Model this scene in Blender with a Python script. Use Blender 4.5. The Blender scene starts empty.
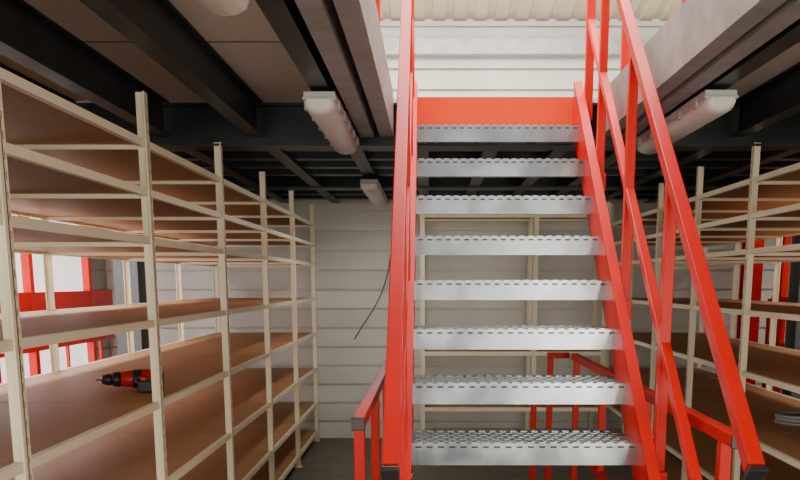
import bpy, bmesh, math, random
from mathutils import Vector, Matrix
random.seed(3)
EYE=1.55
scene=bpy.context.scene
# ---------------------------------------------------------------- materials
def mat(name,col,rough=0.5,metal=0.0,col2=None,scale=20,bump=0.0,stretch=(1,1,1),emis=0,detail=4,spec=0.5,coat=0,r2=None):
    m=bpy.data.materials.new(name); m.use_nodes=True
    nt=m.node_tree; b=nt.nodes['Principled BSDF']
    b.inputs['Base Color'].default_value=(*col,1); b.inputs['Roughness'].default_value=rough
    b.inputs['Metallic'].default_value=metal
    b.inputs['Specular IOR Level'].default_value=spec
    b.inputs['Coat Weight'].default_value=coat
    if col2 or bump:
        tc=nt.nodes.new('ShaderNodeTexCoord'); mp=nt.nodes.new('ShaderNodeMapping')
        mp.inputs['Scale'].default_value=stretch
        nz=nt.nodes.new('ShaderNodeTexNoise'); nz.inputs['Scale'].default_value=scale; nz.inputs['Detail'].default_value=detail
        nt.links.new(tc.outputs['Object'],mp.inputs['Vector']); nt.links.new(mp.outputs[0],nz.inputs['Vector'])
        if col2:
            r=nt.nodes.new('ShaderNodeValToRGB'); r.color_ramp.elements[0].color=(*col,1); r.color_ramp.elements[1].color=(*col2,1)
            r.color_ramp.elements[0].position=.35; r.color_ramp.elements[1].position=.65
            nt.links.new(nz.outputs['Fac'],r.inputs[0]); nt.links.new(r.outputs[0],b.inputs['Base Color'])
        if r2 is not None:
            mr=nt.nodes.new('ShaderNodeMapRange'); mr.inputs[1].default_value=.35; mr.inputs[2].default_value=.65
            mr.inputs[3].default_value=rough; mr.inputs[4].default_value=r2
            nt.links.new(nz.outputs['Fac'],mr.inputs[0]); nt.links.new(mr.outputs[0],b.inputs['Roughness'])
        if bump:
            bp=nt.nodes.new('ShaderNodeBump'); bp.inputs['Strength'].default_value=bump; bp.inputs['Distance'].default_value=.01
            nt.links.new(nz.outputs['Fac'],bp.inputs['Height']); nt.links.new(bp.outputs[0],b.inputs['Normal'])
    if emis:
        b.inputs['Emission Color'].default_value=(*col,1); b.inputs['Emission Strength'].default_value=emis
    return m
RED=mat('red_paint',(0.56,0.0042,0.0006),.40,0,(0.62,0.0058,0.0009),3,spec=.2)
ORANGE=mat('orange_red_paint',(0.74,0.045,0.003),.5,spec=.2)
GALV=mat('galvanised_steel',(0.33,0.375,0.405),.20,.95,(0.44,0.485,0.515),6,.02,r2=.32)
GALVT=mat('galvanised_teeth',(0.46,0.50,0.53),.25,.95)
SLOT=mat('grating_opening',(0.03,0.035,0.04),.6)
GALVD=mat('galvanised_beam',(0.32,0.335,0.335),.5,.5,(0.41,0.425,0.425),12)
CREAM=mat('cream_paint',(0.92,0.85,0.62),.42,0,(0.95,0.88,0.66),5)
BOARD=mat('chipboard_shelf',(0.42,0.215,0.088),.55,0,(0.49,0.26,0.115),45,.02,detail=8)
DECK=mat('mezzanine_chipboard',(0.76,0.70,0.62),.6,0,(0.82,0.76,0.68),30,.03,detail=8)
DARK=mat('dark_steel',(0.012,0.022,0.025),.4,.2,(0.025,0.038,0.041),6)
COLM=mat('grey_column_paint',(0.11,0.13,0.14),.5)
BLACK=mat('black_plastic',(0.015,0.015,0.017),.4)
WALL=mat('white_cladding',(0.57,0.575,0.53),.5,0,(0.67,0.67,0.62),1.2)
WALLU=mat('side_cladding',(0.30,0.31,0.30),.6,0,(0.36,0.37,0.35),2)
FLOOR=mat('concrete_floor',(0.13,0.115,0.095),.5,0,(0.18,0.16,0.135),6,.05,detail=8)
ROOF=mat('roof_sheet',(0.60,0.52,0.38),.5,0,(0.64,0.57,0.43),3)
LAMPB=mat('lamp_housing_grey',(0.42,0.42,0.40),.5)
LAMPD=mat('lamp_diffuser',(0.66,0.64,0.60),.22,0,(0.72,0.70,0.66),40)
PANE=mat('lit_wall_glow',(0.90,0.95,1.0),.3,emis=1.3)  # lit-wall brightness put in as emission
REDP=mat('drill_red_plastic',(0.50,0.006,0.004),.35)
CHROME=mat('drill_chuck_metal',(0.25,0.25,0.26),.3,.9)
# ---------------------------------------------------------------- mesh builder
class MB:
    def __init__(s): s.bm=bmesh.new(); s.mats=[]
    def mi(s,m):
        if m not in s.mats: s.mats.append(m)
        return s.mats.index(m)
    def poly8(s,vs,m):
        v=[s.bm.verts.new(p) for p in vs]; i=s.mi(m)
        for f in ((0,3,2,1),(4,5,6,7),(0,1,5,4),(1,2,6,5),(2,3,7,6),(3,0,4,7)):
            s.bm.faces.new([v[k] for k in f]).material_index=i
    def box(s,x0,x1,y0,y1,z0,z1,m):
        s.poly8([(x0,y0,z0),(x1,y0,z0),(x1,y1,z0),(x0,y1,z0),(x0,y0,z1),(x1,y0,z1),(x1,y1,z1),(x0,y1,z1)],m)
    def bar(s,p0,p1,w,h,m,side=None):
        p0=Vector(p0);p1=Vector(p1);d=(p1-p0).normalized()
        sd=Vector(side) if side else (Vector((1,0,0)) if abs(d.x)<.9 else Vector((0,1,0)))
        up=d.cross(sd).normalized(); sd=up.cross(d).normalized()
        q=[]
        for p in (p0,p1):
            for a,b in ((-1,-1),(1,-1),(1,1),(-1,1)): q.append(p+sd*a*w/2+up*b*h/2)
        s.poly8(q,m)
    def loft(s,rings,m,cap=True,smooth=True):
        i=s.mi(m); R=[[s.bm.verts.new(p) for p in r] for r in rings]; n=len(R[0])
        for a,b in zip(R,R[1:]):
            for k in range(n):
                f=s.bm.faces.new((a[k],a[(k+1)%n],b[(k+1)%n],b[k])); f.material_index=i; f.smooth=smooth
        if cap:
            s.bm.faces.new(R[0][::-1]).material_index=i; s.bm.faces.new(R[-1]).material_index=i
    def extr(s,prof,axis,a,b,m):
        f=(lambda u,v,t:(u,t,v)) if axis=='y' else (lambda u,v,t:(t,u,v))
        s.loft([[f(u,v,a) for u,v in prof],[f(u,v,b) for u,v in prof]],m,smooth=False)
    def obj(s,name,parent=None,bevel=0,loc=None):
        bmesh.ops.recalc_face_normals(s.bm,faces=s.bm.faces)
        me=bpy.data.meshes.new(name); s.bm.to_mesh(me); s.bm.free()
        for m in s.mats: me.materials.append(m)
        o=bpy.data.objects.new(name,me); scene.collection.objects.link(o)
        if parent: o.parent=parent
        if loc: o.location=loc
        if bevel:
            b=o.modifiers.new('bevel','BEVEL'); b.width=bevel; b.segments=2; b.limit_method='ANGLE'
        return o
def empty(name,loc=(0,0,0)):
    e=bpy.data.objects.new(name,None); scene.collection.objects.link(e); e.location=loc; return e
Z=lambda z:z+EYE
# ---------------------------------------------------------------- room shell
YW=8.4; XL=-3.15; XR=3.6; YN=-3.0
b=MB(); b.box(XL-.1,XR+.1,YN,YW+.1,-.1,0,FLOOR); b.obj('floor')
def cladding(mb,u0,u1,pos,sgn,z0,z1,axis,m,pitch=.185):
    z=z0; i=0
    while z<z1-1e-4:
        zt=min(z+pitch-.022,z1); ztt=min(z+pitch,z1)
        if axis=='x':
            mb.poly8([(u0,pos,z),(u1,pos,z),(u1,pos+.1,z),(u0,pos+.1,z),(u0,pos+.018,zt),(u1,pos+.018,zt),(u1,pos+.1,zt),(u0,pos+.1,zt)],m)
            if ztt>zt: mb.box(u0,u1,pos+.045,pos+.1,zt,ztt,m)
        else:
            a,c=(pos-.1,pos) if sgn<0 else (pos,pos+.1)
            mb.box(a,c,u0,u1,z,zt,m)
            if ztt>zt: mb.box(a if sgn<0 else a+.018,c-.018 if sgn<0 else c,u0,u1,zt,ztt,m)
        z=ztt
ZT=Z(2.38)
b=MB(); cladding(b,XL-.1,XR+.1,YW,1,0,ZT,'x',WALL); b.obj('wall_back')
WY0,WY1,WZ0,WZ1=3.6,8.0,.5,Z(.56)
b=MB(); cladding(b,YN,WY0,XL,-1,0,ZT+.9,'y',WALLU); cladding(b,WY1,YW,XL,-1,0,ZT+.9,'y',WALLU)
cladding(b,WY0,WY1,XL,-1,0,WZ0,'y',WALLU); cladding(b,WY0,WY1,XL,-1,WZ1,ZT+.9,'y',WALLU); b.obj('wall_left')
b=MB(); b.box(XL-.07,XL-.05,WY0,WY1,WZ0,WZ1,PANE)  # glowing panel stands in for the lit wall beyond the red rack
for y in (WY0+.03,5.8,WY1-.03): b.box(XL-.05,XL-.005,y-.02,y+.02,WZ0,WZ1,CREAM)
for z in (WZ0+.025,1.3,WZ1-.025): b.box(XL-.05,XL-.008,WY0,WY1,z-.018,z+.018,CREAM)
b.obj('lit_wall_panel_1')
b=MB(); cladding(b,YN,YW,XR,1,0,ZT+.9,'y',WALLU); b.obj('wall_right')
b=MB(); n=36; w=(XR-XL+.2)/n
i=b.mi(ROOF)
def rz(y): return ZT+.02+(YW-y)*.12
pts=[]
for k in range(n):
    x=XL-.1+k*w
    pts+= [(x,0),(x+w*.55,0),(x+w*.65,.022),(x+w*.9,.022)]
pts.append((XR+.1,0))
lo=[b.bm.verts.new((x,YW+.1,rz(YW)+h)) for x,h in pts]; hi=[b.bm.verts.new((x,YN,rz(YN)+h)) for x,h in pts]
for k in range(len(pts)-1): b.bm.faces.new((lo[k],lo[k+1],hi[k+1],hi[k])).material_index=i
b.obj('ceiling')
b=MB(); b.box(XL,XR,YW-.12,YW-.002,Z(2.06),Z(2.14),GALVD); b.box(XL,XR,YW-.12,YW-.10,Z(2.14),Z(2.19),GALVD); b.obj('trim_1')
# ---------------------------------------------------------------- mezzanine
OL,OR,OY=-.19,.88,4.66
ZB,ZD0,ZD1=Z(.74),Z(.915),Z(.94)
MZ=empty('mezzanine_platform')
b=MB(); b.box(XL,OL,-1,YW,ZD0,ZD1,DECK); b.box(OR,XR,-1,YW,ZD0,ZD1,DECK); b.box(OL,OR,OY,YW,ZD0,ZD1,DECK)
for y in (1.1,3.5,5.9):
    b.box(XL,OL-.02,y-.004,y+.004,ZD0-.002,ZD0,DARK); b.box(OR+.02,XR,y-.004,y+.004,ZD0-.002,ZD0,DARK)
b.obj('deck_boards',MZ)
def ibeam_y(mb,x,y0,y1,z0,z1,fw,m,t=.008):
    mb.box(x-fw/2,x+fw/2,y0,y1,z0,z0+t,m); mb.box(x-fw/2,x+fw/2,y0,y1,z1-t,z1,m); mb.box(x-t/2,x+t/2,y0,y1,z0+t,z1-t,m)
def ibeam_x(mb,y,x0,x1,z0,z1,fw,m,t=.012):
    mb.box(x0,x1,y-fw/2,y+fw/2,z0,z0+t,m); mb.box(x0,x1,y-fw/2,y+fw/2,z1-t,z1,m); mb.box(x0,x1,y-t/2,y+t/2,z0+t,z1-t,m)
for k,x in enumerate((-.43,-.90,-1.38,-1.86,-2.34,-2.82,1.12,1.6,2.1,2.6,3.1)):
    b=MB(); ibeam_y(b,x,-1,4.60,ZB,ZD0,.075,DARK); ibeam_y(b,x,4.8,YW,ZB,ZD0,.085,DARK); b.obj('joist_%d'%(k+1),MZ)
for k,x in enumerate((-.05,.35,.75)):
    b=MB(); ibeam_y(b,x,4.8,YW,ZB,ZD0,.085,DARK); b.obj('joist_rear_%d'%(k+1),MZ)
b=MB(); ibeam_x(b,4.71,XL,XR,Z(.70),ZD0,.14,DARK)
b.obj('cross_beam_1',MZ)
b=MB(); ibeam_x(b,7.0,XL,XR,Z(.725),Z(.74),.14,DARK,.006)
for yy in (5.2,5.6,6.0,6.4,7.4,7.8,8.2): ibeam_x(b,yy,XL,XR,Z(.76),ZD0,.10,DARK,.006)
b.obj('cross_beam_2',MZ)
def chan(mb,x,s,y0,y1,z0,z1,m):
    t=.006
    mb.box(min(x,x-s*t),max(x,x-s*t),y0,y1,z0,z1,m)
    mb.box(min(x,x-s*.07),max(x,x-s*.07),y0,y1,z0-t,z0,m); mb.box(min(x,x-s*.07),max(x,x-s*.07),y0,y1,z1,z1+t,m)
    mb.box(min(x-s*.064,x-s*.07),max(x-s*.064,x-s*.07),y0,y1,z0,z0+.02,m)
b=MB(); chan(b,OL+.002,1,-1,4.6,Z(.742),Z(.945),GALVD); chan(b,OR-.002,-1,-1,4.6,Z(.742),Z(.945),GALVD)
chan(b,OL-.10,1,-1,4.6,Z(.742),Z(.90),GALVD); chan(b,OR+.10,-1,-1,4.6,Z(.742),Z(.90),GALVD)
b.obj('opening_edge_channels',MZ)
# ---------------------------------------------------------------- staircase
SL,SR=-.064,.736; RUN,RISE=.2051,.19
FY0,LIP0=2.969,Z(-.646)
slope=RISE/RUN
lipz=lambda y:LIP0+(y-FY0)*slope
st=empty('metal_staircase')
LH=.078; TD=.29
for k,n in enumerate(range(-4,8)):
    y=FY0+n*RUN; zb=LIP0+n*RISE; zt=zb+LH
    b=MB()
    b.box(SL,SR,y,y+TD,zt-.005,zt,GALV)
    b.box(SL,SR,y,y+.004,zb,zt-.005,GALV); b.box(SL,SR,y+.004,y+.02,zb,zb+.004,GALV)
    b.box(SL,SR,y-.003,y,zb,zb+.010,GALV)
    for c in range(20):
        x=SL+.012+c*.04
        if x+.022<SR: b.box(x,x+.022,y-.0006,y,zt-.016,zt-.010,SLOT)
    b.box(SL,SR,y+TD-.004,y+TD,zt-.05,zt-.005,GALV)
    b.box(SL,SL+.004,y+.02,y+TD-.004,zt-.05,zt-.005,GALV); b.box(SR-.004,SR,y+.02,y+TD-.004,zt-.05,zt-.005,GALV)
    for r in range(7):
        yy=y+.002+r*.04; off=(r%2)*.02
        for c in range(19):
            x=SL+.012+off+c*.04
            if x+.026>SR-.006: continue
            b.box(x,x+.024,yy,yy+.005,zt,zt+(.004 if r in (0,6) else .002),GALVT)
            b.box(x+.004,x+.022,yy+.011,yy+.021,zt,zt+.0006,SLOT)
    b.obj('tread_%d'%(k+1),st)
def stringer(x,s,name):
    b=MB(); lo,hi=-.09,.15
    yB=4.590
    y0=1.93
    prof=[(FY0+(0-(LIP0+lo))/slope,0),(yB,lipz(yB)+lo),(yB,lipz(yB)+hi),(y0,lipz(y0)+hi),(y0,0)]
    x0,x1=(x,x+s*.008)
    b.extr(prof,'x',x0,x1,RED)
    f=.042
    a,c=min(x,x+s*f),max(x,x+s*f); xm=(a+c)/2
    b.bar((xm,y0,lipz(y0)+hi),(xm,yB,lipz(yB)+hi),f,.008,RED)
    ys=FY0+(0.01-(LIP0+lo))/slope
    b.bar((xm,ys,lipz(ys)+lo),(xm,yB,lipz(yB)+lo),f,.008,RED)
    b.box(a-.02,c+.02,y0-.03,y0+.16,0,.01,RED)
    b.obj(name,st)
stringer(SR,1,'stringer_right'); stringer(SL,-1,'stringer_left')
b=MB(); b.box(SL-.03,SR+.03,4.60,4.612,Z(.785),Z(.925),ORANGE); b.box(SL-.03,SR+.03,4.60,4.655,Z(.925),Z(.935),ORANGE); b.obj('landing_plate',st)
def stair_rail(x,name,ins):
    b=MB(); H,M=1.055,.50
    yE=2.04; yT=4.50
    r=.042
    b.bar((x,yE,lipz(yE)+H),(x,yT,lipz(yT)+H),r,r,RED)
    ye=yE-.006; b.bar((x,ye-.012,lipz(ye-.012)+H),(x,ye,lipz(ye)+H),r+.004,r+.004,BLACK)
    b.bar((x,2.04,lipz(2.04)+M),(x,yT,lipz(yT)+M),.034,.034,RED)
    for y in (2.9,3.52,4.14):
        b.box(x-.018,x+.018,y-.018,y+.018,lipz(y)-.05,lipz(y)+H-.01,RED)
        b.box(x-.025,x+.025,y-.03,y+.03,lipz(y)-.02,lipz(y)+.06,RED)
        for dz in (0,.04): b.box(x+ins*.03-.006,x+ins*.03+.006,y-.008,y+.008,lipz(y)+dz-.008,lipz(y)+dz+.008,GALVT)
    b.box(x-.02,x+.02,4.48,4.52,Z(.80),Z(2.06),RED)
    b.obj(name,st,bevel=.003)
stair_rail(.797,'handrail_right',-1); stair_rail(-.097,'handrail_left',1)
def guard(name,x,y0,y1,ztop,zf,ys,mid=.5,parent=None):
    b=MB(); r=.04
    b.bar((x,y0,ztop),(x,y1,ztop),r,r,RED); b.bar((x,y0,zf+(ztop-zf)*mid),(x,y1,zf+(ztop-zf)*mid),.034,.034,RED)
    b.box(x-.022,x+.022,y0-.012,y0-.001,ztop-.022,ztop+.022,BLACK)
    for y in ys:
        b.box(x-.018,x+.018,y-.018,y+.018,zf,ztop-.02,RED); b.box(x-.045,x+.045,y-.05,y+.05,zf,zf+.008,RED)
    return b.obj(name,parent,bevel=.003)
guard('guard_railing',-.235,2.75,5.5,Z(-.46),0,(2.79,3.6,4.5,5.4))
guard('guard_railing',.90,2.44,5.3,Z(-.46),0,(2.55,3.5,4.4,5.2))
b=MB()
for z in (Z(-.46),.55): b.bar((.74,5.36,z),(.88,5.36,z),.036,.036,RED,(0,1,0))
for x in (.66,.76): b.box(x-.018,x+.018,5.342,5.378,0,Z(-.66 if x<.7 else -.46)-.018,RED)
b.bar((.65,5.36,.88),(.75,5.36,.88),.036,.036,RED,(0,1,0))
b.obj('guard_railing',None,bevel=.003)
guard('upper_guard_left',-.262,-.9,4.50,Z(2.04),ZD1+.012,(0.2,1.4,2.6,3.6,4.45),parent=MZ)
guard('upper_guard_right',.962,-.9,4.50,Z(2.04),ZD1+.012,(0.2,1.4,2.4,3.4,4.45),parent=MZ)
# ---------------------------------------------------------------- shelving
LV=(.54,.355,.17,-.155,-.486,-.83,-1.17,-1.45)
def shelving(name,xf,xb,ys,levels,top):
    root=empty(name); s=1 if xb>xf else -1
    b=MB()
    for y in ys:
        for x,q in ((xf,s),(xb,-s)):
            b.box(x-.019,x+.019,y-.003,y+.003,0,top,CREAM)
            b.box(min(x-q*.019,x-q*.014),max(x-q*.019,x-q*.014),y-.02,y+.02,0,top,CREAM)
            b.box(x-.03,x+.03,y-.03,y+.03,0,.006,CREAM)
            zz=.06
            while zz<top-.03:
                b.box(min(x-q*.0195,x-q*.014),max(x-q*.0195,x-q*.014),y+.005,y+.010,zz,zz+.02,BOARD); zz+=.05
    b.obj('uprights',root)
    b=MB(); c=MB()
    for L in levels:
        z=Z(L)
        for y0,y1 in zip(ys,ys[1:]):
            b.box(xf-.012,xf+.012,y0+.004,y1-.004,z-.026,z+.002,CREAM); b.box(xb-.012,xb+.012,y0+.004,y1-.004,z-.030,z+.002,CREAM)
            xa,xc=min(xf,xb)+.013,max(xf,xb)-.013
            c.box(xa,xc,y0+.005,y1-.005,z-.016,z,BOARD)
        for y in ys:
            xa,xc=min(xf,xb)+.02,max(xf,xb)-.02
            b.box(xa,xc,y-.004,y+.004,z-.034,z-.017,CREAM)
    b.obj('beams',root); c.obj('shelf_boards',root)
    return root
shelving('shelving_unit',-1.115,-2.05,(1.08,2.27,3.445,4.65,5.85,7.05,8.25),LV,Z(.718))
shelving('shelving_unit',1.72,2.62,(1.88,2.8,3.73,4.66,5.6,6.53,7.4,8.25),LV,Z(.718))
def rear(name,x0,x1s,yf,yb,levels,top):
    root=empty(name); b=MB(); c=MB()
    for x in x1s:
        for y in (yf,yb):
            b.box(x-.02,x+.02,y-.003,y+.003,0,top,CREAM); b.box(x-.02,x-.014,y-.018,y+.018,0,top,CREAM)
    for L in levels:
        z=Z(L)
        for a,d in zip(x1s,x1s[1:]):
            b.box(a+.02,d-.02,yf-.012,yf+.012,z-.034,z+.002,CREAM); b.box(a+.02,d-.02,yb-.012,yb+.012,z-.034,z+.002,CREAM)
            c.box(a+.02,d-.02,yf+.013,yb-.013,z-.016,z,BOARD)
    b.obj('frame',root); c.obj('shelf_boards',root)
rear('shelving_unit',0,(-.07,.96,1.6),7.85,8.32,(.60,-.64,-1.16,-1.45),Z(.70))
# ---------------------------------------------------------------- columns, red racks
def hcol(name,x,y,w,z1,m):
    b=MB(); t=.012
    b.box(x-w/2,x+w/2,y-w/2,y-w/2+t,0,z1,m); b.box(x-w/2,x+w/2,y+w/2-t,y+w/2,0,z1,m); b.box(x-t/2,x+t/2,y-w/2+t,y+w/2-t,0,z1,m)
    b.box(x-w*.7,x+w*.7,y-w*.7,y+w*.7,0,.015,m); return b.obj(name)
hcol('steel_column',-2.52,7.25,.2,ZB-.02,COLM); hcol('steel_column',2.95,6.75,.2,ZB-.02,COLM)
hcol('steel_column',2.9,4.71,.16,Z(.70)-.005,RED)
hcol('steel_column',2.77,7.45,.14,ZB-.02,RED)
b=MB(); x=-2.98
for y in (4.2,5.3,6.4,7.5): b.box(x-.03,x+.03,y-.03,y+.03,0,ZB-.03,RED)
for z0,z1 in ((.54,.70),(-.22,-.08),(-.52,-.48),(-.80,-.75)): b.box(x-.025,x+.025,4.0,8.0,Z(z0),Z(z1),RED if z0<.5 else ORANGE)
for y in (4.75,5.85,7.0,7.7): b.box(x-.012,x+.012,y-.012,y+.012,0,Z(-.5),RED)
b.obj('red_storage_rack')
b=MB(); x=3.2
for y in (4.5,5.6,6.7,7.8): b.box(x-.03,x+.03,y-.03,y+.03,0,ZB-.03,RED)
for z0,z1 in ((.5,.6),(-.22,-.14),(-.60,-.55),(-.85,-.78)): b.box(x-.025,x+.025,4.3,8.0,Z(z0),Z(z1),RED)
for y in (5.05,6.15,7.25,8.1): b.box(x-.014,x+.014,y-.014,y+.014,0,Z(-.16),RED)
b.bar((x,4.55,Z(-.8)),(x,5.55,Z(.5)),.03,.03,RED); b.bar((x,6.65,Z(-.8)),(x,5.65,Z(.5)),.03,.03,RED)
b.obj('red_storage_rack')
# ---------------------------------------------------------------- ceiling lights
def lamp(x,y0,y1,ztop,dm=None):
    root=empty('ceiling_light',(x,y0,ztop-.001)); L=y1-y0
    b=MB(); 
    def ring(y,k,z0,z1,w0,w1,n=6):
        pts=[(-w0*k,z0),(w0*k,z0)]
        for a in range(n+1):
            t=a/n*math.pi; pts.append((w1*k*math.cos(t),z1+(-.035*k)*math.sin(t)))
        return [(p[0],y,p[1]) for p in pts]
    b.box(-.062,.062,.02,L-.02,-.035,-.012,LAMPB)
    b.box(-.066,.066,.012,L-.012,-.045,-.033,LAMPB)
    for yy in (.25,L-.25): b.box(-.015,.015,yy-.02,yy+.02,-.013,0,GALVD)
    b.obj('housing',root,bevel=.004)
    b=MB(); b.loft([ring(.0,.72,-.045,-.055,.06,.055),ring(.012,.93,-.045,-.06,.062,.058),ring(.05,1,-.045,-.065,.062,.058),ring(L-.05,1,-.045,-.065,.062,.058),ring(L-.012,.93,-.045,-.06,.062,.058),ring(L,.72,-.045,-.055,.06,.055)],LAMPD)
    b.obj('diffuser',root)
    b=MB()
    for s in (-1,1):
        for q in range(5):
            yy=.12+q*(L-.24)/4; b.box(s*.066-.005,s*.066+.005,yy-.015,yy+.015,-.065,-.03,LAMPB)
    b.obj('clips',root); 
lamp(-.43,3.45,4.58,ZB); lamp(-.43,6.2,7.6,Z(.725)); lamp(-.50,.95,2.27,ZB); lamp(1.12,3.42,4.58,ZB)
# ---------------------------------------------------------------- hanging cable
cu=bpy.data.curves.new('hanging_cable','CURVE'); cu.dimensions='3D'; cu.bevel_depth=.006
P=[(-.34,8.36,Z(.70)),(-.36,8.36,Z(.35)),(-.40,8.33,Z(.05)),(-.52,8.32,Z(-.25)),(-.68,8.33,Z(-.45)),(-.74,8.34,Z(-.56))]
sp=cu.splines.new('NURBS'); sp.points.add(len(P)-1)
for p,q in zip(sp.points,P): p.co=(*q,1)
sp.use_endpoint_u=True; sp.order_u=4
CAB=mat('grey_cable',(.12,.11,.10),.5)
o=bpy.data.objects.new('hanging_cable',cu); scene.collection.objects.link(o); cu.materials.append(CAB)
# ---------------------------------------------------------------- cordless drill, lying on its side
zs=Z(-.486)
dr=empty('cordless_drill',(-1.36,3.88,zs+.001)); dr.rotation_euler=(0,0,math.radians(14)); dr.scale=(1.08,1.08,1.08)
def rings(ax,n=20,cy=0,cz=0):
    return [[(x,cy+r*math.cos(2*math.pi*k/n),cz+r*math.sin(2*math.pi*k/n)) for k in range(n)] for x,r in ax]
b=MB(); b.loft(rings([(-.05,.026),(-.045,.033),(0,.038),(.07,.040),(.105,.037),(.115,.026)],cz=.041),REDP); b.obj('motor_body',dr)
b=MB(); b.loft(rings([(-.085,.024),(-.08,.030),(-.055,.033),(-.05,.028)],cz=.041),BLACK)
b.loft(rings([(-.128,.012),(-.122,.020),(-.10,.025),(-.085,.025)],cz=.041),BLACK); b.loft(rings([(-.15,.003),(-.128,.004)],8,cz=.041),CHROME)
b.loft(rings([(.105,.038),(.112,.038),(.124,.024)],cz=.041),BLACK)
b.loft(rings([(.0,.0385),(.006,.0395),(.03,.0405),(.036,.0395)],cz=.041),BLACK); b.obj('chuck_and_collar',dr)
b=MB(); b.poly8([(.02,-.03,.014),(.07,-.03,.014),(.10,-.13,.016),(.055,-.13,.016),(.02,-.03,.058),(.07,-.03,.058),(.10,-.13,.056),(.055,-.13,.056)],REDP); b.obj('handle',dr,bevel=.008)
b=MB(); b.box(.03,.13,-.165,-.14,.002,.05,BLACK); b.box(.035,.125,-.142,-.118,.006,.048,REDP); b.obj('battery_pack',dr,bevel=.006)
b=MB(); b.box(.004,.022,-.06,-.035,.028,.046,BLACK); b.obj('trigger',dr,bevel=.003)
b=MB(); N=24; 
for rr,zz in ((.10,.0),(.095,.02),(.10,.04)):
    R=[]
    for k in range(N+1):
        a=2*math.pi*k/N; R.append([((rr+.012*math.cos(t))*math.cos(a),(rr+.012*math.cos(t))*math.sin(a),.012+zz+.012*math.sin(t)) for t in [2*math.pi*j/8 for j in range(8)]])
    b.loft(R,GALVD,cap=False)
b.obj('cable_coil',loc=(2.15,4.95,Z(-.83)+.001))
# ---------------------------------------------------------------- lights
def area(name,loc,rot,sx,sy,power,col=(1,1,1)):
    l=bpy.data.lights.new(name,'AREA'); l.shape='RECTANGLE'; l.size=sx; l.size_y=sy; l.energy=power; l.color=col
    o=bpy.data.objects.new(name,l); scene.collection.objects.link(o); o.location=loc; o.rotation_euler=rot
R=math.radians
area('upper_daylight',(.35,4.2,4.2),(0,0,0),2.4,2.0,230,(1,.99,.96))
area('upper_daylight_rear',(.3,6.4,4.0),(R(25),0,0),3,1,130,(1,.98,.93))
area('near_room_light_left',(-2.0,-2.4,1.1),(R(104),0,0),2.4,1.6,140,(1,.92,.76))
area('near_room_light_right',(2.4,-2.4,1.1),(R(104),0,0),2.4,1.6,140,(1,.92,.76))
area('side_daylight',(XL+.02,5.8,1.3),(0,R(-90),0),1.4,4,50,(.95,.97,1))
area('rear_wall_fill',(-.43,6.9,Z(.72)-.125),(0,0,0),.12,1.3,10,(1,.95,.86))  # fill added under the unlit rear fitting to brighten the back wall
area('side_aisle_fill',(-2.6,5.2,Z(.735)),(0,R(-25),0),.2,4,50,(1,.92,.78))  # unseen fill added behind the left shelving to light the shelves
area('side_aisle_fill',(3.3,5.2,Z(.735)),(0,R(25),0),.2,4,70,(1,.92,.78))  # matching added fill for the right-hand side, no fitting modelled
w=bpy.data.worlds.new('world'); scene.world=w; w.use_nodes=True
w.node_tree.nodes['Background'].inputs[0].default_value=(1,.955,.89,1); w.node_tree.nodes['Background'].inputs[1].default_value=1.0
# ---------------------------------------------------------------- camera
cd=bpy.data.cameras.new('camera'); cam=bpy.data.objects.new('camera',cd); scene.collection.objects.link(cam)
cam.location=(0,0,EYE); cam.rotation_euler=(math.radians(90-9.85),0,0)
cd.sensor_width=36; cd.lens=850/800*36; cd.shift_x=-.0375; cd.shift_y=189/800; cd.clip_start=.05
scene.camera=cam
